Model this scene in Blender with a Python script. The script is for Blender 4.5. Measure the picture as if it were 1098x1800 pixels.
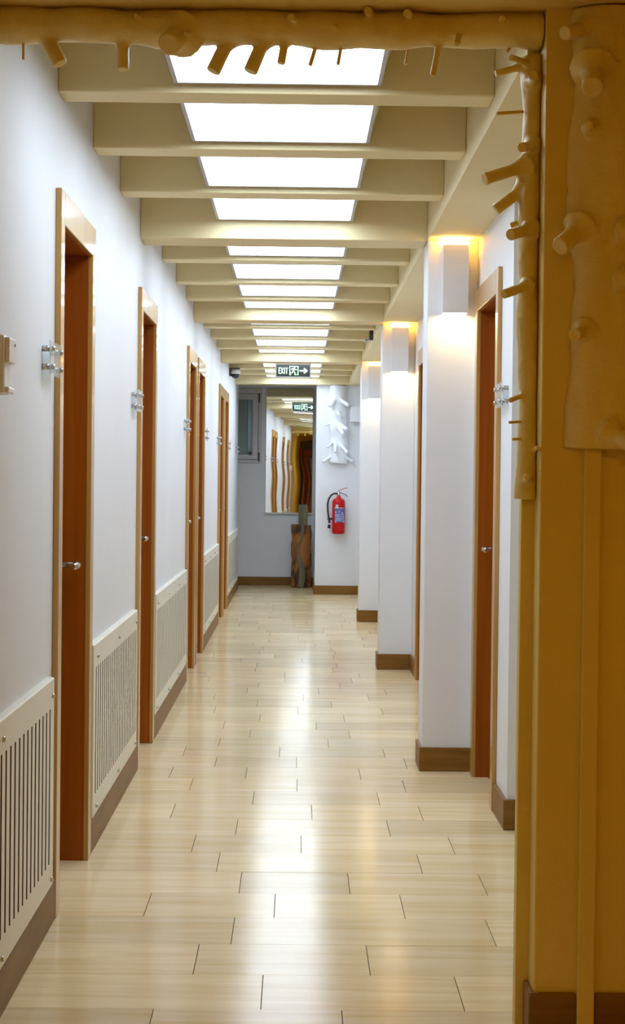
import bpy, bmesh, math, random
from mathutils import Vector, Matrix, noise
random.seed(7)
for o in list(bpy.data.objects): bpy.data.objects.remove(o)
S = bpy.context.scene
COL = S.collection

# ------------------------------------------------------------------ camera
CAM_H = 1.286; YAW = .0080; PITCH = .0179; ROLL = .0111; FPX = 3200.0
def camera():
    cy, sy, cp, sp = math.cos(YAW), math.sin(YAW), math.cos(PITCH), math.sin(PITCH)
    f = Vector((sy*cp, cy*cp, -sp)); r0 = Vector((cy, -sy, 0)); u0 = r0.cross(f)
    c, s = math.cos(ROLL), math.sin(ROLL)
    r = r0*c + u0*s; u = u0*c - r0*s
    m = Matrix(((r.x, u.x, -f.x, 0), (r.y, u.y, -f.y, 0), (r.z, u.z, -f.z, CAM_H), (0, 0, 0, 1)))
    cd = bpy.data.cameras.new('camera'); cd.sensor_fit = 'VERTICAL'; cd.sensor_height = 36.0
    cd.lens = FPX/1800*36.0; cd.clip_start = .05; cd.clip_end = 100
    co = bpy.data.objects.new('camera', cd); COL.objects.link(co); co.matrix_world = m
    S.camera = co
camera()

# ------------------------------------------------------------------ world, exposure
W = bpy.data.worlds.new('world'); S.world = W; W.use_nodes = True
W.node_tree.nodes['Background'].inputs[0].default_value = (.8, .85, 1, 1)
W.node_tree.nodes['Background'].inputs[1].default_value = .05
S.view_settings.view_transform = 'Standard'; S.view_settings.look = 'None'
S.view_settings.exposure = 0.38; S.view_settings.gamma = 1.0
S.view_settings.use_curve_mapping = False
PANEL_E = 6.4          # ceiling light panels
PANEL_C = (.72, .85, 1.0)
SCONCE_E = 22.0          # lower opening
SCONCE_C = (1.0, .78, .42)
SCONCE_UP_E = 170.0      # upper opening, warmer lamp
SCONCE_UP_C = (1.0, .57, .08)
HALL_E = 56.0          # warm lamps of the hall behind the camera
HALL_C = (1.0, .59, .02)

# ------------------------------------------------------------------ materials
def lin(c):
    return tuple((v/255/12.92 if v/255 <= .04045 else ((v/255+.055)/1.055)**2.4) for v in c)
def mat(name, col, rough=.5, col2=None, scale=(4, 4, 4), detail=4, bump=0.0, bscale=60, metal=0, coat=0,
        coord='Object', spec=.5, fac=(.35, .65), distort=0.0):
    m = bpy.data.materials.new(name); m.use_nodes = True
    nt = m.node_tree; N = nt.nodes; L = nt.links; b = N['Principled BSDF']
    b.inputs['Base Color'].default_value = (*col, 1); b.inputs['Roughness'].default_value = rough
    b.inputs['Metallic'].default_value = metal; b.inputs['Coat Weight'].default_value = coat
    b.inputs['Coat Roughness'].default_value = .08; b.inputs['Specular IOR Level'].default_value = spec
    if coord == 'World':
        src = N.new('ShaderNodeNewGeometry').outputs['Position']
    else:
        src = N.new('ShaderNodeTexCoord').outputs['Object']
    if col2 is None: col2 = tuple(v*.93 for v in col)
    mp = N.new('ShaderNodeMapping'); mp.inputs['Scale'].default_value = scale; L.new(src, mp.inputs[0])
    nz = N.new('ShaderNodeTexNoise'); nz.inputs['Scale'].default_value = 1; nz.inputs['Detail'].default_value = detail
    nz.inputs['Distortion'].default_value = distort
    L.new(mp.outputs[0], nz.inputs['Vector'])
    mr = N.new('ShaderNodeMapRange'); mr.inputs[1].default_value = fac[0]; mr.inputs[2].default_value = fac[1]
    L.new(nz.outputs['Fac'], mr.inputs[0])
    mx = N.new('ShaderNodeMix'); mx.data_type = 'RGBA'
    mx.inputs[6].default_value = (*col, 1); mx.inputs[7].default_value = (*col2, 1)
    L.new(mr.outputs[0], mx.inputs[0]); L.new(mx.outputs[2], b.inputs['Base Color'])
    if bump:
        n2 = N.new('ShaderNodeTexNoise'); n2.inputs['Scale'].default_value = bscale; n2.inputs['Detail'].default_value = 3
        L.new(src, n2.inputs['Vector'])
        bp = N.new('ShaderNodeBump'); bp.inputs['Strength'].default_value = bump; bp.inputs['Distance'].default_value = .01
        L.new(n2.outputs['Fac'], bp.inputs['Height']); L.new(bp.outputs[0], b.inputs['Normal'])
    return m
def emis(name, col, strength):
    m = mat(name, col, .4); b = m.node_tree.nodes['Principled BSDF']
    b.inputs['Emission Color'].default_value = (*col, 1); b.inputs['Emission Strength'].default_value = strength
    return m
M = {}
M['wall'] = mat('white_paint', (.80, .80, .82), .55, (.77, .77, .79), (1.2, 1.2, 1.2), bump=.05, bscale=180, coord='World')
M['ceil'] = mat('cream_ceiling_paint', (.86, .73, .43), .6, (.83, .70, .40), (1.5, 1.5, 1.5), bump=.05, bscale=150, coord='World')
M['portal'] = mat('warm_tinted_cream_paint', (.80, .60, .16), .5, (.75, .54, .12), (2, 2, 2), bump=.06, bscale=90, coord='World')  # cream paint with part of the warm lamp light put into its colour
M['trunk'] = mat('warm_tinted_painted_bark', (.82, .63, .19), .42, (.73, .52, .11), (9, 9, 3), 6, bump=.35, bscale=38, coord='World', distort=.6)  # same cream, some of the hall's warm light mixed into the colour
M['wtrunk'] = mat('white_painted_bark', (.84, .85, .88), .45, (.78, .79, .82), (6, 6, 2), bump=.2, bscale=30, coord='World')
M['casing'] = mat('pale_beech_wood', (.54, .31, .09), .30, (.44, .23, .05), (14, 14, 1.2), 6, coord='World', coat=.3)
M['jamb'] = mat('red_brown_veneer', (.36, .092, .003), .38, (.28, .060, .001), (30, 30, 1.0), 6, coord='World', spec=.3)
M['leaf'] = mat('door_veneer', (.34, .13, .028), .30, (.26, .09, .015), (4, 26, 1.0), 6, coord='World', coat=.3)
M['skirt'] = mat('brown_skirting_wood', (.26, .125, .024), .45, (.20, .088, .013), (3, 3, 24), 5, coord='World', spec=.25)
M['cover'] = mat('cream_lacquer', (.80, .76, .64), .35, (.77, .73, .61), (3, 3, 3), coord='World')
M['mdf'] = mat('raw_brown_board_edge', (.10, .034, .012), .8, (.07, .024, .009), (30, 30, 30), coord='World')
M['dark'] = mat('cavity_shade_board', (.040, .014, .006), .8, (.028, .010, .004), (5, 5, 5), coord='World')  # near-black colour stands in for the shade of a deep cavity
M['chrome'] = mat('brushed_steel', (.55, .53, .50), .25, (.48, .46, .43), (40, 40, 40), metal=1)
M['darkmetal'] = mat('dark_metal', (.10, .095, .085), .4, (.07, .065, .06), (20, 20, 20), metal=.6)
M['plastic'] = mat('white_plastic', (.78, .77, .74), .35, (.75, .74, .71), (10, 10, 10))
M['housing'] = mat('white_metal_housing', (.74, .74, .76), .4, (.71, .71, .73), (6, 6, 6))
M['panelframe'] = mat('grey_light_frame', (.45, .46, .50), .35, (.40, .41, .45), (8, 8, 8), metal=.3)
M['panel'] = emis('light_panel_diffuser', PANEL_C, PANEL_E)
M['sconce_glow'] = emis('sconce_diffuser', SCONCE_C, SCONCE_E)
M['sconce_up'] = emis('sconce_upper_diffuser', SCONCE_UP_C, SCONCE_UP_E)
M['hall_glow'] = emis('hall_lamp_diffuser', HALL_C, HALL_E)
M['red'] = mat('extinguisher_red', (.55, .004, .003), .3, (.48, .003, .002), (8, 8, 8), spec=.3)
M['label'] = mat('label_blue', (.10, .11, .30), .4, (.16, .17, .38), (60, 60, 60))
M['labelpale'] = mat('label_pale_blue', (.30, .33, .58), .4, (.24, .27, .50), (20, 20, 200))
M['labelwhite'] = mat('label_white', (.85, .83, .82), .4)
M['rubber'] = mat('black_rubber', (.012, .012, .013), .45, (.02, .02, .02), (30, 30, 30))
M['signface'] = mat('sign_black_face', (.006, .010, .008), .2, (.008, .014, .010), (10, 10, 10))
M['signframe'] = mat('sign_frame', (.34, .30, .28), .4, (.30, .27, .25), (10, 10, 10), metal=.3)
M['signglow'] = emis('sign_green_glow', (.55, 1.0, .68), .85)
M['stump'] = mat('rough_orange_wood', (.40, .15, .03), .5, (.05, .018, .006), (9, 9, 3.2), 8, bump=.9, bscale=22, fac=(.42, .62), distort=1.2)
M['moss'] = mat('weathered_grey_green_wood', (.22, .20, .10), .75, (.14, .13, .07), (20, 20, 4), 6, bump=.5, bscale=40)
M['frame_grey'] = mat('window_frame_paint', (.62, .60, .62), .4, (.58, .56, .58), (4, 4, 4))
M['room_dark'] = mat('dark_green_grey_board', (.50, .55, .53), .7, (.44, .48, .46), (2, 2, 2))
M['blind'] = mat('pale_blue_fabric', (.80, .92, 1.0), .8, (.75, .88, 1.0), (40, 4, 1))
M['stick'] = mat('red_brown_branch_wood', (.75, .34, .09), .35, (.60, .24, .05), (10, 10, 2), coat=.3)
M['panelwood'] = mat('dark_brown_panelling', (.10, .045, .012), .4, (.07, .03, .007), (6, 6, 1), 5, coord='World', coat=.2)
M['grout'] = mat('dark_grout', (.11, .075, .04), .9, (.08, .05, .03), (30, 30, 30), coord='World')

def plank_mat():
    m = mat('travertine_plank', (.85, .68, .41), .16, (.72, .51, .24), (1.3, 17, 1), 7, coord='World', spec=.085, distort=.7, fac=(.40, .78))
    nt = m.node_tree; N = nt.nodes; L = nt.links; b = N['Principled BSDF']
    # every plank cut from another part of the slab: shift the veins and tint by the object's own random number
    mp = next(n for n in N if n.type == 'MAPPING'); oi = N.new('ShaderNodeObjectInfo')
    mu = N.new('ShaderNodeMath'); mu.operation = 'MULTIPLY'; mu.inputs[1].default_value = 40; L.new(oi.outputs['Random'], mu.inputs[0])
    cb = N.new('ShaderNodeCombineXYZ'); L.new(mu.outputs[0], cb.inputs[0]); L.new(mu.outputs[0], cb.inputs[2]); L.new(cb.outputs[0], mp.inputs['Location'])
    hs = N.new('ShaderNodeHueSaturation'); mr = N.new('ShaderNodeMapRange'); mr.inputs[3].default_value = .88; mr.inputs[4].default_value = 1.08
    L.new(oi.outputs['Random'], mr.inputs[0]); L.new(mr.outputs[0], hs.inputs['Value'])
    src = b.inputs['Base Color'].links[0].from_socket; L.new(src, hs.inputs['Color']); L.new(hs.outputs[0], b.inputs['Base Color'])
    # polish: gentle waviness and roughness wander
    g = next(n for n in N if n.type == 'NEW_GEOMETRY')
    n2 = N.new('ShaderNodeTexNoise'); n2.inputs['Scale'].default_value = 5; L.new(g.outputs['Position'], n2.inputs['Vector'])
    r2 = N.new('ShaderNodeMapRange'); r2.inputs[3].default_value = .11; r2.inputs[4].default_value = .21; L.new(n2.outputs['Fac'], r2.inputs[0]); L.new(r2.outputs[0], b.inputs['Roughness'])
    return m
M['plank'] = plank_mat()
def mirror_mat():
    m = mat('mirror_silver', (.86, .88, .87), .0, (.85, .87, .86), (1, 1, 1), metal=1)
    nt = m.node_tree; N = nt.nodes; L = nt.links; b = N['Principled BSDF']; b.inputs['Roughness'].default_value = .004
    g = N.new('ShaderNodeTexCoord'); w = N.new('ShaderNodeTexNoise'); w.inputs['Scale'].default_value = 1.0; w.inputs['Detail'].default_value = 0
    mp = N.new('ShaderNodeMapping'); mp.inputs['Scale'].default_value = (1.0, 1, 3.2); L.new(g.outputs['Object'], mp.inputs[0]); L.new(mp.outputs[0], w.inputs['Vector'])
    bp = N.new('ShaderNodeBump'); bp.inputs['Strength'].default_value = .12; bp.inputs['Distance'].default_value = .008
    L.new(w.outputs['Fac'], bp.inputs['Height']); L.new(bp.outputs[0], b.inputs['Normal'])
    return m
M['mirror'] = mirror_mat()
def glass_mat(name, tint, alpha):
    m = mat(name, tint, .02); nt = m.node_tree; N = nt.nodes; L = nt.links; b = N['Principled BSDF']
    out = next(n for n in N if n.type == 'OUTPUT_MATERIAL')
    tr = N.new('ShaderNodeBsdfTransparent'); tr.inputs[0].default_value = (.93, .96, .96, 1)
    mx = N.new('ShaderNodeMixShader'); mx.inputs[0].default_value = alpha
    L.new(tr.outputs[0], mx.inputs[1]); L.new(b.outputs[0], mx.inputs[2]); L.new(mx.outputs[0], out.inputs[0])
    return m
M['acrylic'] = glass_mat('clear_acrylic', (.85, .88, .90), .30)
M['pane'] = glass_mat('window_glass', (.10, .12, .12), .05)

# ------------------------------------------------------------------ helpers
class MB:
    def __init__(s): s.v = []; s.f = []; s.sm = []
    def face(s, idx, smooth=False): s.f.append(tuple(idx)); s.sm.append(smooth)
    def box(s, x0, x1, y0, y1, z0, z1):
        n = len(s.v); s.v += [(x, y, z) for z in (z0, z1) for y in (y0, y1) for x in (x0, x1)]
        for q in ((0, 2, 3, 1), (4, 5, 7, 6), (0, 1, 5, 4), (2, 6, 7, 3), (0, 4, 6, 2), (1, 3, 7, 5)): s.face([n+i for i in q])
        return s
    def prism(s, poly, axis, a, b):      # poly: 2d ccw; axis 'x','y','z' extruded a..b
        n = len(s.v); k = len(poly)
        for t in (a, b):
            for (p, q) in poly: s.v.append({'x': (t, p, q), 'y': (p, t, q), 'z': (p, q, t)}[axis])
        s.face([n+i for i in range(k)][::-1]); s.face([n+k+i for i in range(k)])
        for i in range(k): s.face((n+i, n+(i+1) % k, n+k+(i+1) % k, n+k+i))
        return s
    def tube(s, pts, rad, seg=16, cap=True, smooth=True, sq=None, jitter=None):
        pts = [Vector(p) for p in pts]; base = len(s.v); up = None
        for i, p in enumerate(pts):
            t = (pts[min(i+1, len(pts)-1)] - pts[max(i-1, 0)])
            if t.length < 1e-9: t = Vector((0, 0, 1))
            t.normalize()
            if up is None:
                up = Vector((0, 0, 1)) if abs(t.z) < .9 else Vector((0, 1, 0))
            a = t.cross(up).normalized(); b = a.cross(t).normalized(); up = b
            r = rad[i] if isinstance(rad, (list, tuple)) else rad
            for k in range(seg):
                th = 2*math.pi*k/seg; ra, rb = (r if sq is None else (r*sq[0], r*sq[1])), None
                if sq is None: ra, rb = r, r
                else: ra, rb = ra
                q = p + a*(ra*math.cos(th)) + b*(rb*math.sin(th))
                if jitter: q = jitter(q, p)
                s.v.append(tuple(q))
        for i in range(len(pts)-1):
            for k in range(seg):
                s.face((base+i*seg+k, base+i*seg+(k+1) % seg, base+(i+1)*seg+(k+1) % seg, base+(i+1)*seg+k), smooth)
        if cap:
            s.face([base+k for k in range(seg)][::-1]); e = base+(len(pts)-1)*seg; s.face([e+k for k in range(seg)])
        return s
    def lathe(s, prof, c, seg=32, axis='z'):
        n = len(s.v); k = len(prof)
        for (r, h) in prof:
            for i in range(seg):
                t = 2*math.pi*i/seg; s.v.append((c[0]+r*math.cos(t), c[1]+r*math.sin(t), c[2]+h))
        for j in range(k-1):
            for i in range(seg): s.face((n+j*seg+i, n+j*seg+(i+1) % seg, n+(j+1)*seg+(i+1) % seg, n+(j+1)*seg+i), True)
        s.face([n+i for i in range(seg)][::-1]); s.face([n+(k-1)*seg+i for i in range(seg)])
        return s
    def build(s, name, m, parent=None, bevel=0, loc=None, fix=True):
        me = bpy.data.meshes.new(name); me.from_pydata(s.v, [], s.f); me.update()
        for p, f in zip(me.polygons, s.sm): p.use_smooth = f
        if fix:
            bm = bmesh.new(); bm.from_mesh(me); bmesh.ops.recalc_face_normals(bm, faces=bm.faces); bm.to_mesh(me); bm.free()
        me.materials.append(M[m] if isinstance(m, str) else m)
        o = bpy.data.objects.new(name, me); COL.objects.link(o)
        if parent is not None: attach(o, parent)
        if bevel:
            md = o.modifiers.new('bevel', 'BEVEL'); md.width = bevel; md.segments = 2; md.limit_method = 'ANGLE'
        return o
def attach(o, parent):      # meshes are written in world coordinates; keep them there
    o.parent = parent; o.matrix_parent_inverse = Matrix.Translation(-parent_loc(parent))
def parent_loc(p):
    v = Vector(p.location)
    if p.parent is not None: v = v   # children of meshes sit at the origin of their world-coordinate mesh
    return WLOC.get(p.name, Vector((0, 0, 0)))
WLOC = {}
def box(name, m, x0, x1, y0, y1, z0, z1, parent=None, bevel=0):
    return MB().box(x0, x1, y0, y1, z0, z1).build(name, m, parent, bevel)
def tag(o, label=None, cat=None, group=None, kind=None):
    if label: o['label'] = label
    if cat: o['category'] = cat
    if group: o['group'] = group
    if kind: o['kind'] = kind
    return o
def thing(name, loc, label, cat=None, group=None, kind=None):
    o = bpy.data.objects.new(name, None); COL.objects.link(o); o.location = loc; o.empty_display_size = .1
    WLOC[o.name] = Vector(loc)
    return tag(o, label, cat, group, kind)
def struct(name, mb, m, label=None, bevel=0):
    return tag(mb.build(name, m, None, bevel), label, None, None, 'structure')
ORD = ['nearest', 'second', 'third', 'fourth', 'fifth', 'sixth', 'seventh', 'eighth', 'ninth', 'tenth', 'eleventh',
       'twelfth', 'thirteenth', 'fourteenth', 'fifteenth', 'sixteenth']

# ------------------------------------------------------------------ the setting
XL, XR = -.708, .783
Z_MINOR, Z_BEAM, Z_CEIL, Z_SOF, Z_HALL = 2.402, 2.343, 2.66, 2.346, 2.362
CW, DH, DI = .081, 2.12, 2.022
DOORS_L = [(5.2725, .8934), (7.9782, .899), (11.4789, .8904), (12.5629, .8894), (16.0245, .9017), (17.1102, .8933)]
DOORS_R = [(7.0625, .9034), (10.895, .905)]
END_L, Y_END = 21.3, 22.0
def wall_with_doors(x0, x1, ya, yb, zt, doors):
    mb = MB(); y = ya
    for (n, w) in doors:
        a, b = n+CW-.03, n+w-CW+.03
        mb.box(x0, x1, y, a, 0, zt); mb.box(x0, x1, a, b, DI+.03, zt); y = b
    mb.box(x0, x1, y, yb, 0, zt); return mb
wall_left = struct('wall_left', wall_with_doors(XL-.24, XL, -3.0, END_L, 2.75, DOORS_L), 'wall', 'long white left wall of the corridor with wooden doors')
wall_right = struct('wall_right', wall_with_doors(XR, XR+.24, 6.70, 20.60, 2.75, DOORS_R), 'wall', 'white right wall of the corridor behind the pillars')
mb = MB().box(-1.75, 1.05, Y_END, Y_END+.06, 0, 1.505).box(-1.75, -1.03, Y_END, Y_END+.06, 1.505, 2.75).box(-.475, 1.05, Y_END, Y_END+.06, 1.505, 2.75).box(-1.03, -.475, Y_END, Y_END+.06, 2.345, 2.75).box(-1.75, 1.05, Y_END+.14, Y_END+.2, 0, 2.75)
struct('wall_end', mb, 'wall', 'white wall closing the far end of the corridor')
struct('wall_alcove', MB().box(-1.75, -1.6, END_L-.2, Y_END, 0, 2.75).box(-1.6, XL-.24, END_L-.2, END_L-.05, 0, 2.75), 'wall', 'white wall of the small alcove left of the far window')
struct('wall_stub', MB().box(.196, .80, 20.37, Y_END, 0, 2.66), 'wall', 'projecting white wall carrying the fire extinguisher', )
struct('wall_side_recess', MB().box(XR+.24, 1.9, 6.70, 6.9, 0, 2.75).box(1.7, 1.9, 4.5, 6.7, 0, 2.75), 'wall', 'white walls of the side recess on the right')
struct('wall_portal', MB().box(.552, 1.9, 4.15, 4.5, 0, 2.75), 'portal', 'ochre-lit wall of the hall beside the corridor entrance', bevel=.004)
struct('wall_hall', MB().box(1.7, 1.9, -3.0, 4.15, 0, 2.75).box(-.95, 1.9, -3.2, -3.0, 0, 2.75), 'portal', 'ochre-lit walls of the hall behind the viewer')
struct('trim_1', MB().box(.522, .56, 4.255, 4.30, 0, 2.37), 'portal', 'narrow ochre-lit post at the corridor entrance', bevel=.003)
struct('trim_2', MB().box(.649, .688, 4.128, 4.15, 0, 1.37), 'portal', 'narrow vertical ochre-lit strip running down the entrance wall', bevel=.003)
# ceilings
ceiling = struct('ceiling', MB().box(XL-.3, 1.9, 4.30, 22.3, Z_CEIL, 2.8), 'ceil', 'cream beamed ceiling of the corridor')
struct('ceiling_hall', MB().box(XL-.3, 1.9, -3.2, 4.31, Z_HALL, 2.8), 'portal', 'flat ochre-lit ceiling of the hall in front of the corridor')
box('soffit', 'ceil', .558, XR+.02, 6.6, 20.37, Z_SOF, Z_CEIL, ceiling)
box('soffit', 'ceil', .558, 1.75, 4.31, 6.6, Z_SOF, Z_CEIL, ceiling)
MINOR = [5.30, 6.20, 7.14, 9.33, 10.39, 11.36, 13.45, 14.50, 15.60, 17.50, 18.50, 19.45]
BIG = [8.05, 12.17, 16.43, 20.30]
for y in MINOR: box('beam', 'ceil', XL, .558, y, y+.150, Z_MINOR, Z_CEIL, ceiling, .004)
for y in BIG: box('beam', 'ceil', XL, .558, y, y+.27, Z_BEAM, Z_CEIL, ceiling, .004)

# floor: grout bed with single planks
floor = struct('floor', MB().box(-1.75, 1.9, -3.2, 22.3, -.08, -.006), 'grout', 'polished beige stone plank floor')
tag(MB().box(-.95, 1.9, -3.2, 3.46, -.05, 0).build('hall_paving', 'plank', floor))
JO = {-1: [-.336, .119], 0: [-.077, .418], 1: [-.259, .201], 2: [-.172, .562], 3: [-.44, -.057, .328], 4: [-.17, .175, .602],
      5: [-.254, .421], 6: [-.354, .024, .554], 7: [-.213, .347], 8: [-.47, .066, .487], 9: [-.167, .337], 10: [-.435, .009, .459],
      11: [-.541, -.213, .283], 12: [-.36, .006, .50], 13: [-.521, -.074, .417], 14: [-.37, .16], 15: [-.229, .272], 16: [-.374, .108],
      17: [-.192, .26], 18: [-.45, .012, .479]}
unit = bpy.data.meshes.new('plank'); ub = MB().box(-.5, .5, -.5, .5, -1, 0)
unit.from_pydata(ub.v, [], ub.f); unit.materials.append(M['plank']); unit.update()
bm = bmesh.new(); bm.from_mesh(unit); bmesh.ops.recalc_face_normals(bm, faces=bm.faces); bm.to_mesh(unit); bm.free()
RW = .3087
for k in range(-3, 58):
    y0 = 4.39+RW*k; y1 = y0+RW
    if y0 > 22.0: break
    js = JO.get(k)
    if js is None:
        js = []; x = XL+random.uniform(.1, .5)
        while x < .75: js.append(x); x += random.uniform(.38, .58)
    xe = 1.7 if y1 < 6.9 else .84
    xs0 = XL-.13 if y0 < 21.1 else -1.6
    e = [xs0]+[j for j in js if j < xe-.08]+[xe]
    if xe > 1: e = e[:-1]+[j for j in (.98+.17*(k % 3), 1.45) if j-e[-2] > .2]+[xe]
    for a, b in zip(e[:-1], e[1:]):
        o = bpy.data.objects.new('plank', unit); COL.objects.link(o)
        o.location = ((a+b)/2, (y0+y1)/2, random.uniform(-.0003, .0002)); o.scale = (b-a-.0024, RW-.0012, .02)
        o.rotation_euler = (random.uniform(-.0009, .0009), random.uniform(-.0006, .0006), 0)
        o.parent = floor

# baseboards
def skirt(name, pieces, label):
    mb = MB()
    for p in pieces: mb.box(*p)
    return struct(name, mb, 'skirt', label, .004)
seg = []; y = -3.0
for (n, w) in DOORS_L: seg.append((XL, XL+.016, y, n, 0, .118)); y = n+w
seg.append((XL, XL+.016, y, END_L, 0, .118)); skirt('baseboard_left', seg, 'brown wooden baseboard along the left wall')
skirt('baseboard_right', [(XR-.014, XR, 6.70, 7.0625, 0, .112), (XR-.014, XR+.24, 6.686, 6.70, 0, .112), (XR-.014, XR, 8.30, 10.895, 0, .106), (XR-.014, XR, 11.80, 12.34, 0, .106), (XR-.014, XR, 12.62, 16.46, 0, .106), (XR-.014, XR, 16.74, 20.36, 0, .106)], 'brown wooden baseboard along the right wall')
skirt('baseboard_end', [(-1.6, .196, Y_END-.014, Y_END, 0, .104)], 'brown wooden baseboard under the far window and mirror')
skirt('baseboard_stub', [(.183, XR, 20.357, 20.37, 0, .100), (.183, .196, 20.37, Y_END-.014, 0, .100)], 'brown wooden baseboard under the fire extinguisher')
skirt('baseboard_portal', [(.540, .647, 4.138, 4.15, 0, .118), (.690, 1.7, 4.138, 4.15, 0, .118), (.540, .552, 4.15, 4.25, 0, .118)], 'dark brown baseboard at the foot of the ochre-lit entrance wall')

# doors: casing, jambs, leaf with lever handle
def make_door(n, side, near, w, label):
    sx = -1 if side == 'L' else 1
    xw = XL if side == 'L' else XR
    def X(a, b):               # a,b = distances into the wall (negative: out into the corridor)
        p, q = xw+sx*a, xw+sx*b; return min(p, q), max(p, q)
    far = near+w; y0, y1 = near+CW, far-CW
    t = thing('door_%d' % n, (xw+sx*.1, (near+far)/2, 0), label, None, None, 'structure')
    a, b = X(-.0175, 0)
    MB().box(a, b, near, y0, 0, DH).build('casing_post', 'casing', t, .003)
    MB().box(a, b, y1, far, 0, DH).build('casing_post', 'casing', t, .003)
    MB().box(a, b, y0, y1, DI, DH).build('casing_head', 'casing', t, .003)
    a, b = X(-.0005, .24)
    MB().box(a, b, y0-.03, y0, 0, DI).build('jamb', 'jamb', t); MB().box(a, b, y1, y1+.03, 0, DI).build('jamb', 'jamb', t)
    MB().box(a, b, y0-.03, y1+.03, DI, DI+.03).build('jamb_head', 'jamb', t)
    a, b = X(.085, .125)
    leaf = MB().box(a, b, y0+.003, y1-.003, .006, DI-.003).build('door_leaf', 'leaf', t)
    yh = y1-.055; f = .085; z = .995
    def P(d, yy, zz): return (xw+sx*d, yy, zz)
    MB().tube([P(f, yh, z), P(f-.008, yh, z)], .025, 24).build('rosette', 'chrome', leaf)
    MB().tube([P(f-.007, yh, z), P(f-.045, yh, z), P(f-.060, yh-.004, z), P(f-.067, yh-.014, z), P(f-.069, yh-.03, z), P(f-.069, yh-.125, z), P(f-.066, yh-.132, z)], [.010, .010, .011, .012, .012, .012, .009], 14).build('lever_handle', 'chrome', leaf)
    MB().tube([P(f, yh, z+.085), P(f-.007, yh, z+.085)], .016, 20).build('key_escutcheon', 'chrome', leaf)
    return t
for i, (n, w) in enumerate(DOORS_L):
    make_door(i+1, 'L', n, w, '%s wooden door along the left wall, counted from the entrance' % ('nearest' if i == 0 else ORD[i]))
make_door(7, 'R', *DOORS_R[0], 'wooden door on the right just before the nearest pillar')
make_door(8, 'R', *DOORS_R[1], 'wooden door on the right mostly hidden behind the nearest pillar')

# pillars
PILL = [8.04, 12.35, 16.475]
pl = ['white square pillar nearest the viewer, right of the corridor', 'white square pillar in the middle of the three on the right', 'white square pillar farthest away of the three on the right']
for y, lb in zip(PILL, pl):
    t = thing('pillar', (.67, y+.12, 0), lb, 'pillar', 'white pillars on the right')
    box('shaft', 'wall', .560, XR, y, y+.25, 0, Z_SOF, t, .004)
    mb = MB().box(.548, XR, y-.012, y, 0, .106).box(.548, .560, y, y+.255, 0, .106)
    mb.build('skirting', 'skirt', t, .004)

# window at the end
w1 = thing('window_1', (-.75, Y_END, 1.5), 'grey framed window with dark glass at the far end', None, None, 'structure')
wx0, wx1, wz0, wz1 = -1.03, -.475, 1.505, 2.345
mb = MB().box(wx0-.02, wx1+.025, Y_END-.02, Y_END+.02, wz1-.03, wz1+.03).box(wx0-.02, wx1+.025, Y_END-.02, Y_END+.02, wz0-.03, wz0+.012).box(wx1-.012, wx1+.025, Y_END-.02, Y_END+.02, wz0+.012, wz1-.03).box(wx0-.02, wx0+.012, Y_END-.02, Y_END+.02, wz0+.012, wz1-.03)
mb.build('window_frame', 'frame_grey', w1, .004)
mb = MB().box(wx0+.014, wx1-.016, Y_END-.028, Y_END+.01, wz1-.105, wz1-.034).box(wx0+.014, wx1-.016, Y_END-.028, Y_END+.01, wz0+.016, wz0+.07).box(wx1-.085, wx1-.016, Y_END-.028, Y_END+.01, wz0+.07, wz1-.105).box(wx0+.014, wx0+.07, Y_END-.028, Y_END+.01, wz0+.07, wz1-.105)
mb.build('sash', 'frame_grey', w1, .005)
box('pane', 'pane', wx0+.06, wx1-.08, Y_END-.008, Y_END-.002, wz0+.065, wz1-.10, w1)
box('backing', 'room_dark', wx0, wx1, Y_END+.030, Y_END+.055, wz0, wz1, w1)
mb = MB()
for k in range(4): mb.tube([(wx1-.135+.015*k, Y_END+.012+.004*(k % 2), wz0+.07), (wx1-.135+.015*k, Y_END+.012+.004*(k % 2), wz1-.10)], .0115, 10)
mb.build('side_blind', 'blind', w1)
for z in (wz0+.04, wz1-.09): box('hinge', 'darkmetal', wx1-.014, wx1+.006, Y_END-.034, Y_END-.018, z-.05, z+.06, w1)
mb = MB().box(wx1-.128, wx1-.098, Y_END-.04, Y_END-.026, wz0+.075, wz0+.105).box(wx1-.110, wx1-.098, Y_END-.04, Y_END-.026, wz0+.055, wz0+.105)
mb.build('catch', 'darkmetal', w1)

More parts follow.
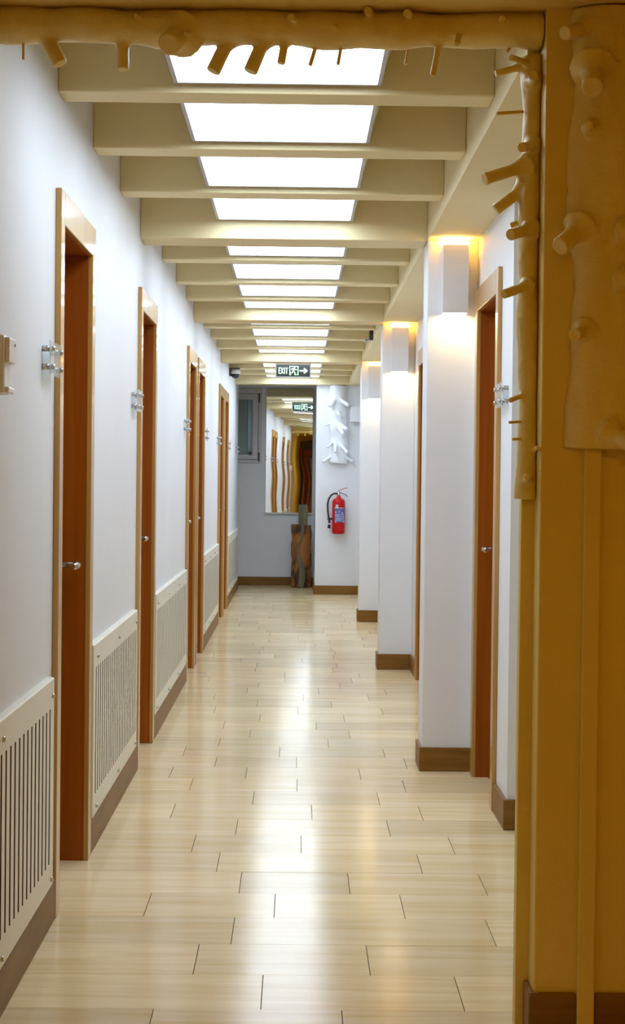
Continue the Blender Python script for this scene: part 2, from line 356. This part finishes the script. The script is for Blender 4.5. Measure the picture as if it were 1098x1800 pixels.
# ------------------------------------------------------------------ ceiling lights
allb = sorted([(y, y+.150) for y in MINOR]+[(y, y+.27) for y in BIG])
prev = 4.33; spans = []
for (a, b) in allb:
    spans.append((prev, a)); prev = b
LX0, LX1, LZ = -.358, .215, 2.425
for i, (a, b) in enumerate(spans):
    y0, y1 = a+.03, b-.038
    if b-a > .9: y0 = max(y0, y1-.70)
    t = thing('ceiling_light', ((LX0+LX1)/2, (y0+y1)/2, LZ), '%s white ceiling light panel from the entrance' % ORD[i], 'ceiling light', 'light panels between the ceiling beams')
    fr = .012
    mb = MB().box(LX0-fr, LX1+fr, y0, y0+fr, LZ-.004, LZ+.02).box(LX0-fr, LX1+fr, y1-fr, y1, LZ-.004, LZ+.02).box(LX0-fr, LX0, y0+fr, y1-fr, LZ-.004, LZ+.02).box(LX1, LX1+fr, y0+fr, y1-fr, LZ-.004, LZ+.02)
    mb.build('frame', 'panelframe', t)
    box('diffuser', 'panel', LX0, LX1, y0+fr, y1-fr, LZ, LZ+.008, t)
    MB().prism([(LX0-fr, LZ+.02), (LX1+fr, LZ+.02), (LX1+fr+.035, LZ+.12), (LX1+fr+.05, Z_CEIL), (LX0-fr-.05, Z_CEIL), (LX0-fr-.035, LZ+.12)], 'y', y0, y1).build('housing', 'ceil', t)

# ------------------------------------------------------------------ sconces on the pillars
def sconce(y, lb):
    x0, x1, z0, z1, d = .621, .731, 2.018, 2.314, .105
    t = thing('wall_sconce', ((x0+x1)/2, y, z0), lb, 'wall lamp', 'box sconces on the pillars')
    e = .004; yf = y-d
    mb = MB().box(x0, x1, yf, yf+e, z0, z1).box(x0, x0+e, yf+e, y, z0, z1).box(x1-e, x1, yf+e, y, z0, z1)
    mb.box(x0+e, x1-e, y-.006, y, z0+.02, z1-.02)
    mb.build('housing', 'housing', t)
    box('lower_diffuser', 'sconce_glow', x0+e, x1-e, yf+e, y-.006, z0+.006, z0+.012, t)
    box('upper_diffuser', 'sconce_up', x0+.02, x1-.02, yf+.025, y-.02, z1-.045, z1-.035, t)
    return t
for y, k in zip(PILL, ('nearest', 'middle', 'farthest')):
    sconce(y, 'white box wall sconce glowing up and down on the %s pillar' % k)

# ------------------------------------------------------------------ hall lamps (behind the viewer)
for (x, y, lb) in ((.35, 1.2, 'round warm ceiling lamp in the hall'),):
    t = thing('ceiling_lamp', (x, y, Z_HALL), lb, 'ceiling lamp')
    MB().lathe([(.15, -.012), (.16, -.03), (.16, 0)], (x, y, Z_HALL), 32).build('rim', 'housing', t)
    MB().lathe([(.02, -.055), (.08, -.05), (.13, -.035), (.148, -.014)], (x, y, Z_HALL), 32).build('diffuser', 'hall_glow', t)

# ------------------------------------------------------------------ radiator covers on the left wall
def edge(o, sign):         # cut faces of the routed slots show the raw board
    if len(o.data.materials) < 2: o.data.materials.append(M['mdf'])
    for p in o.data.polygons:
        if p.normal.y*sign > .9: p.material_index = 1
slatm = None
def radiator_cover(y0, y1, screws, slot_end, lb):
    global slatm
    t = thing('radiator_cover', (XL+.01, (y0+y1)/2, .125), lb, 'radiator cover', 'slotted radiator covers')
    xa, xb, zb, zt, s0, s1, P, G = XL+.008, XL+.0215, .125, .716, .196, .634, .0695, .021
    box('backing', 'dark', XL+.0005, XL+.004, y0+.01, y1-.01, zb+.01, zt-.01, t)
    MB().prism([(XL, zt-.015), (xa, zt-.015), (xa, s1), (xb, s1), (xb, zt-.004), (xb-.004, zt), (XL, zt)], 'y', y0, y1).build('top_rail', 'cover', t)
    box('bottom_rail', 'cover', xa, xb, y0, y1, zb, s0, t, .002)
    ys = slot_end; slots = []
    while ys > y0+.06: slots.append(ys); ys -= P
    slots.reverse()
    edge(box('end_stile', 'cover', xa, xb, y0, slots[0]-G/2, s0, s1, t), 1)
    edge(box('end_stile', 'cover', xa, xb, slots[-1]+G/2, y1, s0, s1, t), -1)
    if slatm is None:
        o = MB().box(xa, xb, -(P-G)/2, (P-G)/2, s0, s1).build('slat', 'cover'); edge(o, 1); edge(o, -1); slatm = o.data; bpy.data.objects.remove(o)
    for a, b in zip(slots[:-1], slots[1:]):
        o = bpy.data.objects.new('slat', slatm); COL.objects.link(o); o.location = (0, (a+b)/2, 0); attach(o, t)
    for ys in screws:
        for z in (.668, .150):
            MB().tube([(xb-.001, ys, z), (xb+.007, ys, z)], [.0075, .0065], 12).build('screw', 'chrome', t)
RC = [((3.35, 5.17), (3.42, 4.27, 5.125), 5.086), ((6.17, 7.85), (6.285, 7.04, 7.78), 7.78), ((8.885, 11.36), (9.0, 9.77, 10.57, 11.29), 11.27),
      ((13.46, 15.92), (13.58, 14.35, 15.1, 15.85), 15.83), ((18.01, 20.95), (18.12, 18.8, 19.5, 20.2, 20.88), 20.85)]
RL = ['cream slotted radiator cover cut off at the lower left corner', 'cream slotted radiator cover between the nearest two left doors',
      'cream slotted radiator cover between the second and third left doors', 'cream slotted radiator cover between the fourth and fifth left doors',
      'cream slotted radiator cover at the far end of the left wall']
for (a, sc, se), lb in zip(RC, RL): radiator_cover(a[0], a[1], sc, se, lb)

# ------------------------------------------------------------------ clear door plates on steel standoffs
def plate(side, ya, yb, lb):
    sx = 1 if side == 'L' else -1; xw = XL if side == 'L' else XR
    z0, z1 = 1.566, 1.660
    t = thing('door_plate', (xw, (ya+yb)/2, z0), lb, 'door sign', 'clear plates beside the doors')
    def X(a, b): p, q = xw+sx*a, xw+sx*b; return min(p, q), max(p, q)
    a, b = X(.0225, .0265)
    MB().box(a, b, ya-.02, yb+.02, z0, z1).build('plate', 'acrylic', t, .001)
    for y in (ya, yb):
        for z in (z0+.022, z1-.022):
            MB().tube([(xw, y, z), (xw+sx*.0225, y, z)], .0085, 14).build('standoff', 'chrome', t)
            MB().tube([(xw+sx*.0265, y, z), (xw+sx*.036, y, z)], .0075, 14).build('standoff_cap', 'chrome', t)
for (n, lb) in ((5.19, 'clear plate on steel standoffs left of the nearest left door'), (7.88, 'clear plate on steel standoffs beside the second left door'),
                (11.38, 'clear plate on steel standoffs beside the third left door'), (13.66, 'clear plate on steel standoffs just past the fourth left door'),
                (15.93, 'clear plate on steel standoffs beside the fifth left door'), (18.21, 'clear plate on steel standoffs just past the sixth left door'),
                (20.6, 'clear plate on steel standoffs at the far end of the left wall, before the window')):
    plate('L', n-.17 if n < 8 else n-.15, n, lb)
plate('R', 6.83, 7.0, 'clear plate on steel standoffs beside the nearest right door')

# ------------------------------------------------------------------ painted tree trunks
def bump_noise(amp, sc):
    def j(q, p):
        d = q-p
        n = noise.noise(Vector((q.x*sc, q.y*sc, q.z*sc*.45)))+.5*noise.noise(q*sc*2.3)
        return p+d*(1+amp*n)
    return j
def ring_profile(base, tip, r, flare, n=9):
    b, t = Vector(base), Vector(tip)
    return [b.lerp(t, k/(n-1)) for k in range(n)], [r*(1+(flare-1)*max(0, 1-(k/(n-1))/.6)**2.0) for k in range(n)]
def sculpt(parent, pts, rad, sq, amp, sc, branches, m, seg=32, clamp_y=None, voxel=.0045, flare=2.3, clamp_x=None):
    """trunk with the collars of its branches grown together; each sawn stub is a part of its own"""
    mb = MB(); jn = bump_noise(amp, sc)
    mb.tube(pts, rad, seg, True, True, sq, jn)
    for (b, t, r) in branches:
        d = Vector(t)-Vector(b)
        if r > .0045:
            p, q = ring_profile(b, Vector(b)+d*.72, r, flare); mb.tube([Vector(b)-d.normalized()*r*.6]+p, [r*flare*.8]+q, 16, True, True)
    if clamp_y is not None: mb.v = [(x, min(y, clamp_y), z) for x, y, z in mb.v]
    if clamp_x is not None: mb.v = [(min(x, clamp_x), y, z) for x, y, z in mb.v]
    o = mb.build('trunk', m, parent)
    md = o.modifiers.new('grow', 'REMESH'); md.mode = 'VOXEL'; md.voxel_size = voxel; md.use_smooth_shade = True
    md = o.modifiers.new('soften', 'SMOOTH'); md.factor = .5; md.iterations = 7
    for (b, t, r) in branches:
        b, t = Vector(b), Vector(t); d = (t-b).normalized(); n = 6
        p = [b.lerp(t, k/(n-1)) for k in range(n)]+[t+d*r*.10, t+d*r*.16]; q = [r*1.02]*n+[r*.97, r*.86]
        MB().tube(p, q, 18, True, True, None, bump_noise(.07, 30)).build('branch', m, parent)
# horizontal log under the edge of the hall ceiling
lg = thing('branch_log', (-.08, 4.225, 2.28), 'ochre-lit painted log with sawn branch stubs across the corridor entrance', 'log', 'ochre painted tree trunks')
pts = [(XL+.004+i*(.546-XL)/48, 4.225+.006*math.sin(i*.5), 2.326+.003*math.sin(i*.33)) for i in range(49)]
rad = [.043*(1+.07*math.sin(i*.41+1)+.06*math.sin(i*.93)) for i in range(49)]
LOGP = (pts, rad)
LOGB = [(-.645, 2.287, -.643, 2.246, .0033, 0), (-.600, 2.312, -.559, 2.238, .0172, 0), (-.416, 2.300, -.414, 2.227, .0138, 0), (-.283, 2.306, -.303, 2.268, .026, -.07),
        (-.170, 2.305, -.206, 2.225, .0160, 0), (-.088, 2.305, -.120, 2.226, .0155, 0), (-.042, 2.297, -.050, 2.245, .0092, 0), (.033, 2.298, .017, 2.241, .0046, 0),
        (.090, 2.299, .081, 2.243, .0039, 0), (.245, 2.298, .238, 2.251, .0033, .02), (.315, 2.302, .300, 2.221, .0066, 0), (.360, 2.322, .350, 2.279, .0059, -.062),
        (-.255, 2.315, -.267, 2.293, .0053, -.066), (-.010, 2.337, -.028, 2.332, .0085, -.072), (.080, 2.335, .071, 2.310, .0053, -.066), (.160, 2.352, .146, 2.350, .0090, -.068),
        (.251, 2.347, .235, 2.345, .0092, -.070), (-.367, 2.345, -.380, 2.334, .0046, -.060), (.460, 2.352, .451, 2.336, .0079, -.066), (.487, 2.301, .471, 2.279, .0033, .01)]
sculpt(lg, *LOGP, (1.25, .95), .10, 14, [((bx, 4.225+dy*.3, bz), (tx, 4.215+dy, tz), r) for (bx, bz, tx, tz, r, dy) in LOGB], 'trunk')
# vertical half trunk on the entrance post
vt = thing('tree_sculpture', (.53, 4.25, 1.245), 'slim ochre-lit painted trunk with branch stubs, hanging on the entrance post', 'tree trunk', 'ochre painted tree trunks')
pts = []; rad = []
for i in range(57):
    u = i/56; z = 1.245+u*1.03
    pts.append((.533+.003*math.sin(u*9), 4.252, z)); rad.append(.0255*(1+.08*math.sin(u*21)+.06*math.sin(u*47+1)+.10*max(0, 1-u/.12)))
VTP = (pts, rad)
VB = [(.523, 2.255, .477, 2.256, .0072, -.03), (.512, 2.252, .448, 2.233, .0079, .03), (.534, 2.211, .521, 2.207, .0112, -.075), (.512, 2.145, .448, 2.134, .0039, 0),
      (.534, 2.064, .500, 2.046, .0105, -.06), (.522, 2.020, .423, 1.982, .0140, -.01), (.518, 1.970, .454, 1.920, .0131, .04), (.515, 1.894, .490, 1.884, .0066, .05),
      (.532, 1.871, .479, 1.850, .0131, -.045), (.527, 1.741, .467, 1.716, .0105, -.03), (.524, 1.489, .488, 1.474, .0059, 0), (.518, 1.426, .487, 1.423, .0033, 0),
      (.522, 1.387, .495, 1.384, .0033, 0), (.552, 1.364, .545, 1.363, .0050, -.068), (.533, 1.292, .520, 1.297, .0059, -.068)]
sculpt(vt, *VTP, (1.0, 1.35), .08, 18, [((bx, 4.24+dy*.3, bz), (tx, 4.21+dy, tz), r) for (bx, bz, tx, tz, r, dy) in VB], 'trunk', 28, 4.2545, .0035, 2.3, .5515)
# broad half trunk on the entrance wall
ft = thing('tree_sculpture', (.73, 4.13, 1.36), 'broad ochre-lit painted half trunk with stubs on the entrance wall at the right edge', 'tree trunk', 'ochre painted tree trunks')
pts = []; rad = []
for i in range(50):
    u = i/49; z = 1.36+u*.998
    pts.append((.745+.004*math.sin(u*7), 4.158, z)); rad.append(.138*(1+.025*math.sin(u*13+.6)+.02*math.sin(u*29)))
FTP = (pts, rad)
FB = [(.640, 2.310, .585, 2.288, .0165, 4.125, 4.075), (.652, 2.215, .641, 2.160, .0245, 4.10, 4.035), (.645, 2.084, .636, 2.080, .0100, 4.10, 4.055), (.630, 1.860, .580, 1.813, .0205, 4.12, 4.07),
      (.640, 1.630, .612, 1.614, .0138, 4.11, 4.055), (.725, 1.852, .775, 1.838, .0158, 4.09, 4.03), (.725, 1.742, .775, 1.726, .0158, 4.09, 4.03), (.705, 1.400, .752, 1.362, .0184, 4.10, 4.04)]
sculpt(ft, *FTP, (1.0, .50), .08, 12, [((bx, by, bz), (tx, ty, tz), r) for (bx, bz, tx, tz, r, by, ty) in FB], 'trunk', 48, 4.1495)
# white trunk above the extinguisher
wt = thing('tree_sculpture', (.44, 20.36, 1.46), 'white painted half trunk with branch stubs above the fire extinguisher', 'tree trunk')
pts = []; rad = []
for i in range(50):
    u = i/49; z = 1.465+u*.875
    pts.append((.44+.012*math.sin(u*6), 20.36, z)); rad.append(.104*(1+.03*math.sin(u*14)+.03*math.sin(u*31)+.06*max(0, 1-u/.12)-.06*u))
WTP = (pts, rad)
WB = [(.45, 2.189, .547, 2.114, .0221, -.13), (.41, 2.188, .345, 2.100, .0221, -.11), (.44, 2.031, .453, 1.994, .0189, -.17), (.37, 1.91, .284, 1.891, .0085, -.05), (.45, 1.905, .537, 1.843, .0240, -.14),
      (.44, 1.886, .494, 1.786, .0240, -.17), (.40, 1.72, .318, 1.645, .0126, -.10), (.41, 1.684, .407, 1.589, .0150, -.16), (.46, 1.685, .540, 1.585, .0185, -.15), (.39, 1.56, .270, 1.481, .0185, -.06), (.50, 1.56, .604, 1.491, .0185, -.06)]
sculpt(wt, *WTP, (1.0, .75), .08, 9, [((bx, 20.345+dy*.25, bz), (tx, 20.36+dy, tz), r) for (bx, bz, tx, tz, r, dy) in WB], 'wtrunk', 36, 20.3695, .008, 1.5)

# ------------------------------------------------------------------ mirror
mx0, mx1, mz0, mz1 = -.392, .166, .882, 2.375
mi = thing('wall_mirror', ((mx0+mx1)/2, Y_END-.02, mz0), 'tall frameless mirror on the far wall beside the window', 'mirror')
a = .0150
mb = MB(); c = (mx0+mx1)/2
ya, yb = Y_END-.026-a*(mx0-c), Y_END-.026-a*(mx1-c)
mb.prism([(mx0, ya), (mx1, yb), (mx1, yb+.005), (mx0, ya+.005)], 'z', mz0, mz1); mb.build('glass', 'mirror', mi)
mb = MB().prism([(mx0+.004, ya+.006), (mx1-.004, yb+.006), (mx1-.004, Y_END), (mx0+.004, Y_END)], 'z', mz0+.006, mz1-.006); mb.build('backing', 'frame_grey', mi)
box('bottom_rail', 'plastic', mx0-.004, mx1+.004, Y_END-.042, Y_END-.002, mz0-.016, mz0-.001, mi)

# ------------------------------------------------------------------ stump with post
st = thing('log_stump', (.045, 21.65, 0), 'rough orange brown log standing under the mirror with a grey post on it', 'log')
pts = [(.045+.006*math.sin(i*.6), 21.65, .748*i/30) for i in range(31)]
rad = [.121*(1+.015*math.sin(i*.5)+.012*math.sin(i*1.3)-.05*(i/30)) for i in range(31)]
MB().tube(pts, rad, 36, True, True, None, bump_noise(.07, 11)).build('trunk', 'stump', st)
pts = [(.045+.025*math.sin(i*.35)-.01, 21.535+.006*math.sin(i), .745*i/24+.001) for i in range(25)]
rad = [.040-.024*min(1, max(0, (i-6)/8)) for i in range(25)]
MB().tube(pts, rad, 16, True, True, (1, .6), bump_noise(.25, 20)).build('weathered_seam', 'moss', st)
MB().box(.006, .116, 21.585, 21.675, .70, .982).build('post', 'moss', st, .006)

# ------------------------------------------------------------------ fire extinguisher
ex = thing('fire_extinguisher', (.452, 20.28, .682), 'red fire extinguisher with black hose hanging on the white wall', 'fire extinguisher')
C = (.452, 20.28, .682); R = .0725
MB().lathe([(.055, 0), (.066, .006), (R, .022), (R, .335), (.070, .365), (.058, .385), (.035, .398), (.024, .405), (.021, .425)], C, 36).build('cylinder', 'red', ex)
MB().lathe([(.019, .42), (.020, .45), (.014, .455), (.014, .47)], C, 20).build('valve', 'chrome', ex)
def strip(name, pts, w, th, m, parent):
    mb = MB(); mb.tube(pts, w, 8, True, True, (1, th)); return mb.build(name, m, parent)
x, y, z = C
strip('squeeze_lever', [(x-.012, y, z+.470), (x+.02, y-.004, z+.488), (x+.06, y-.006, z+.508), (x+.092, y-.006, z+.512)], .0065, .6, 'red', ex)
strip('carry_handle', [(x+.006, y, z+.462), (x+.04, y-.004, z+.452), (x+.075, y-.006, z+.438), (x+.098, y-.006, z+.414)], .0065, .6, 'rubber', ex)
hose = [(x-.012, y-.004, z+.447), (x-.055, y-.01, z+.449), (x-.085, y-.012, z+.43), (x-.112, y-.012, z+.385), (x-.122, y-.012, z+.33), (x-.120, y-.012, z+.26), (x-.112, y-.012, z+.20), (x-.102, y-.012, z+.15)]
ho = MB().tube(hose, .0105, 14).build('hose', 'rubber', ex)
MB().tube([(x-.104, y-.012, z+.165), (x-.100, y-.012, z+.12), (x-.103, y-.012, z+.09), (x-.106, y-.012, z+.062)], [.012, .013, .016, .018], 14).build('nozzle', 'rubber', ho)
MB().tube([(x-.102, y-.012, z+.118), (x-.1015, y-.012, z+.104)], [.0145, .0155], 14).build('nozzle_ring', 'plastic', ho)
MB().box(x-.122, x-.06, y-.028, y+.006, z+.155, z+.180).build('hose_clip', 'rubber', ex, .003)
MB().box(x-.03, x+.03, y+.06, 20.37, z+.10, z+.34).build('wall_bracket', 'darkmetal', ex)
def curved(name, x0, x1, z0, z1, m, parent, off=.0008):    # label lying on the cylinder, facing the corridor
    mb = MB(); n = 12; r = R+off
    for i in range(n+1):
        u = x0+(x1-x0)*i/n; yy = y-math.sqrt(max(1e-6, r*r-(u)**2))
        for zz in (z0, z1): mb.v.append((x+u, yy, z+zz))
    for i in range(n): mb.face((2*i, 2*i+2, 2*i+3, 2*i+1), True)
    return mb.build(name, m, parent, fix=False)
lab = curved('label', -.042, .067, .130, .285, 'label', ex)
curved('label_line', -.048, .060, .288, .293, 'labelwhite', lab, .0014)
curved('text_block', -.040, .022, .185, .225, 'labelpale', lab, .0014)
curved('text_block', -.040, .060, .145, .168, 'labelpale', lab, .0014)
curved('text_rule', -.030, .058, .172, .176, 'labelwhite', lab, .0016)
curved('emblem_tag', -.033, -.006, .295, .325, 'labelwhite', lab, .0016)
curved('emblem_mark', -.024, -.014, .303, .314, 'rubber', lab, .0022)
for (u, v, s) in ((-.032, .243, .009), (.008, .248, .010), (.042, .240, .008), (.036, .222, .009), (.050, .218, .008), (.034, .195, .008), (.054, .192, .009), (-.034, .135, .009), (.058, .137, .009)):
    curved('pictogram', u-s*.6, u+s*.6, v-s*.6, v+s*.6, 'labelwhite', lab, .0016)

# ------------------------------------------------------------------ exit sign
SY = 17.55; sx0, sx1, sz0, sz1 = -.232, .111, 2.262, 2.398
es = thing('exit_sign', ((sx0+sx1)/2, SY, sz0), 'hanging black EXIT sign with green glowing running figure and arrow', 'exit sign')
mb = MB(); f = .010
mb.box(sx0, sx1, SY-.018, SY+.018, sz1-f*1.2, sz1+.004); mb.box(sx0-.004, sx1+.004, SY-.020, SY+.020, sz0, sz0+f); mb.box(sx0, sx0+f, SY-.018, SY+.018, sz0+f, sz1-f*1.2); mb.box(sx1-f, sx1, SY-.018, SY+.018, sz0+f, sz1-f*1.2)
mb.build('frame', 'signframe', es, .002)
fc = box('face', 'signface', sx0+f, sx1-f, SY-.013, SY+.013, sz0+f, sz1-f, es)
def U(px): return (px-110)/870
def V(py): return 1-(py-85)/365
def stroke(mb, pts, w, fy, flip, cap=True):
    Wd, Hd = sx1-sx0, sz1-sz0
    P = [Vector((U(a)*Wd, V(b)*Hd)) for a, b in pts]; hw = w/870*Wd/2
    for p, q in zip(P[:-1], P[1:]):
        d = (q-p).normalized(); n = Vector((-d.y, d.x))*hw; e = d*hw*.5
        quad = [p-e+n, p-e-n, q+e-n, q+e+n]
        poly(mb, quad, fy, flip)
def poly(mb, quad, fy, flip):
    n = len(mb.v)
    for k in (0, 1):
        for v in quad:
            X = sx0+v.x if not flip else sx1-v.x
            mb.v.append((X, fy+(-.0006 if fy < SY else .0006)*k, sz0+v.y))
    m = len(quad); mb.face([n+m+i for i in range(m)])
    for i in range(m): mb.face((n+i, n+(i+1) % m, n+m+(i+1) % m, n+m+i))
def sign_side(fy, flip):
    # back side, read from behind: arrow to the left, figure, then EXIT
    def mx(p): return p if not flip else [(1090-a, b) for a, b in p]
    L = {'E': [[(200, 195), (200, 345)], [(200, 200), (232, 200)], [(200, 268), (228, 268)], [(200, 340), (232, 340)]],
         'X': [[(252, 195), (302, 345)], [(302, 195), (252, 345)]], 'I': [[(336, 195), (336, 345)]], 'T': [[(358, 202), (412, 202)], [(385, 200), (385, 345)]]}
    for ch, ss in L.items():
        mb = MB()
        for s in ss:
            if flip: s = [(a+488, b) for a, b in s]
            stroke(mb, s, 18, fy, flip)
        mb.build('letter', 'signglow', fc)
    mb = MB()
    for s in ([(463, 152), (463, 376)], [(663, 152), (663, 376)], [(463, 160), (663, 160)], [(455, 368), (490, 368)], [(630, 368), (670, 368)]): stroke(mb, mx(s), 17, fy, flip)
    mb.build('doorway_outline', 'signglow', fc)
    mb = MB(); Wd, Hd = sx1-sx0, sz1-sz0
    c = Vector((U(mx([(583, 0)])[0][0])*Wd, V(186)*Hd)); r = 15/870*Wd
    poly(mb, [c+Vector((r*math.cos(t*math.pi/6), r*math.sin(t*math.pi/6))) for t in range(12)], fy, flip)
    for s, w in (([(565, 212), (548, 278)], 40), ([(560, 215), (520, 212), (500, 245)], 16), ([(575, 215), (600, 245), (632, 240)], 16), ([(545, 275), (525, 322), (480, 318)], 22), ([(553, 275), (588, 320), (598, 372)], 22), ([(575, 372), (602, 372)], 14)):
        stroke(mb, mx(s), w, fy, flip)
    mb.build('running_figure', 'signglow', fc)
    mb = MB()
    for s in ([(712, 268), (860, 268)], [(812, 212), (880, 266)], [(812, 324), (880, 270)]): stroke(mb, mx(s), 32, fy, flip)
    mb.build('arrow', 'signglow', fc)
sign_side(SY-.0132, False)
sign_side(SY+.0132, True)

# ------------------------------------------------------------------ cameras and small wall devices
dc = thing('dome_camera', (-.66, 18.42, 2.35), 'white dome security camera hanging under the beam at the left wall', 'security camera')
MB().box(XL, XL+.018, 18.38, 18.46, 2.32, 2.402).build('wall_plate', 'darkmetal', dc)
MB().box(XL+.018, -.602, 18.36, 18.49, 2.388, 2.402).build('bracket', 'darkmetal', dc)
MB().lathe([(.052, .040), (.052, 0), (.048, -.006)], (-.648, 18.425, 2.348), 28).build('housing', 'plastic', dc)
MB().lathe([(.010, -.046), (.028, -.038), (.040, -.022), (.045, 0)], (-.648, 18.425, 2.344), 28).build('dome', 'rubber', dc)
cc = thing('security_camera', (.545, 13.9, 2.36), 'small dark security camera on an arm at the right ceiling beam', 'security camera')
MB().box(.528, .558, 13.86, 13.94, 2.352, 2.425).build('mount', 'darkmetal', cc, .003)
MB().tube([(.535, 13.90, 2.356), (.512, 13.895, 2.350), (.498, 13.89, 2.345)], .008, 12).build('arm', 'plastic', cc)
MB().tube([(.505, 13.93, 2.350), (.497, 13.86, 2.342), (.495, 13.85, 2.341)], [.012, .013, .010], 14).build('camera_body', 'chrome', cc)
wb = thing('wall_box', (.65, 20.37, 1.93), 'plain white square box on the wall beside the white trunk', 'wall box')
MB().box(.572, .735, 20.25, 20.37, 1.932, 2.108).build('body', 'wall', wb, .003)
MB().box(.580, .727, 20.246, 20.25, 1.940, 2.100).build('cover', 'housing', wb)
ic = thing('intercom', (XL, 4.24, 1.475), 'white wall intercom with handset at the left edge', 'intercom')
MB().box(XL, -.677, 4.185, 4.292, 1.476, 1.612).build('body', 'plastic', ic, .008)
MB().box(-.6785, -.667, 4.197, 4.288, 1.548, 1.606).build('earpiece', 'plastic', ic, .003)
MB().box(-.6785, -.668, 4.197, 4.284, 1.478, 1.492).build('mouthpiece', 'plastic', ic, .003)
MB().tube([(-.668, 4.278, 1.592), (-.6655, 4.278, 1.592)], .0035, 12).build('indicator', 'rubber', ic)

# ------------------------------------------------------------------ hall behind the viewer (seen in the mirror)
hd = thing('door_9', (.05, -3.0, 0), 'dark brown panelled door at the back of the hall', None, None, 'structure')
box('leaf', 'panelwood', -.70, .80, -3.0, -2.955, 0, 2.25, hd)
box('casing_head', 'jamb', -.60, .60, -2.955, -2.93, 1.90, 2.02, hd)
for a in (-.60, .48): box('casing_post', 'jamb', a, a+.12, -2.955, -2.93, 0, 1.90, hd)
box('inner_panel', 'casing', -.44, .44, -2.955, -2.94, .1, 1.84, hd)
for i, (x, h, dx, lb) in enumerate(((-.665, 2.12, .10, 'slender red brown branch leaning left of the hall door'), (-.54, 1.90, .13, 'slender red brown branch leaning on the hall door casing'), (-.42, 1.50, .08, 'shorter red brown branch leaning on the hall door panel'))):
    pts = [(x+dx*(1-k/12)+.02*math.sin(k*.9), -2.58-.28*k/12, h*k/12) for k in range(13)]
    o = MB().tube(pts, [.035*(1-.75*k/12) for k in range(13)], 14).build('leaning_branch', 'stick')
    tag(o, lb, 'branch', 'branches leaning in the hall')
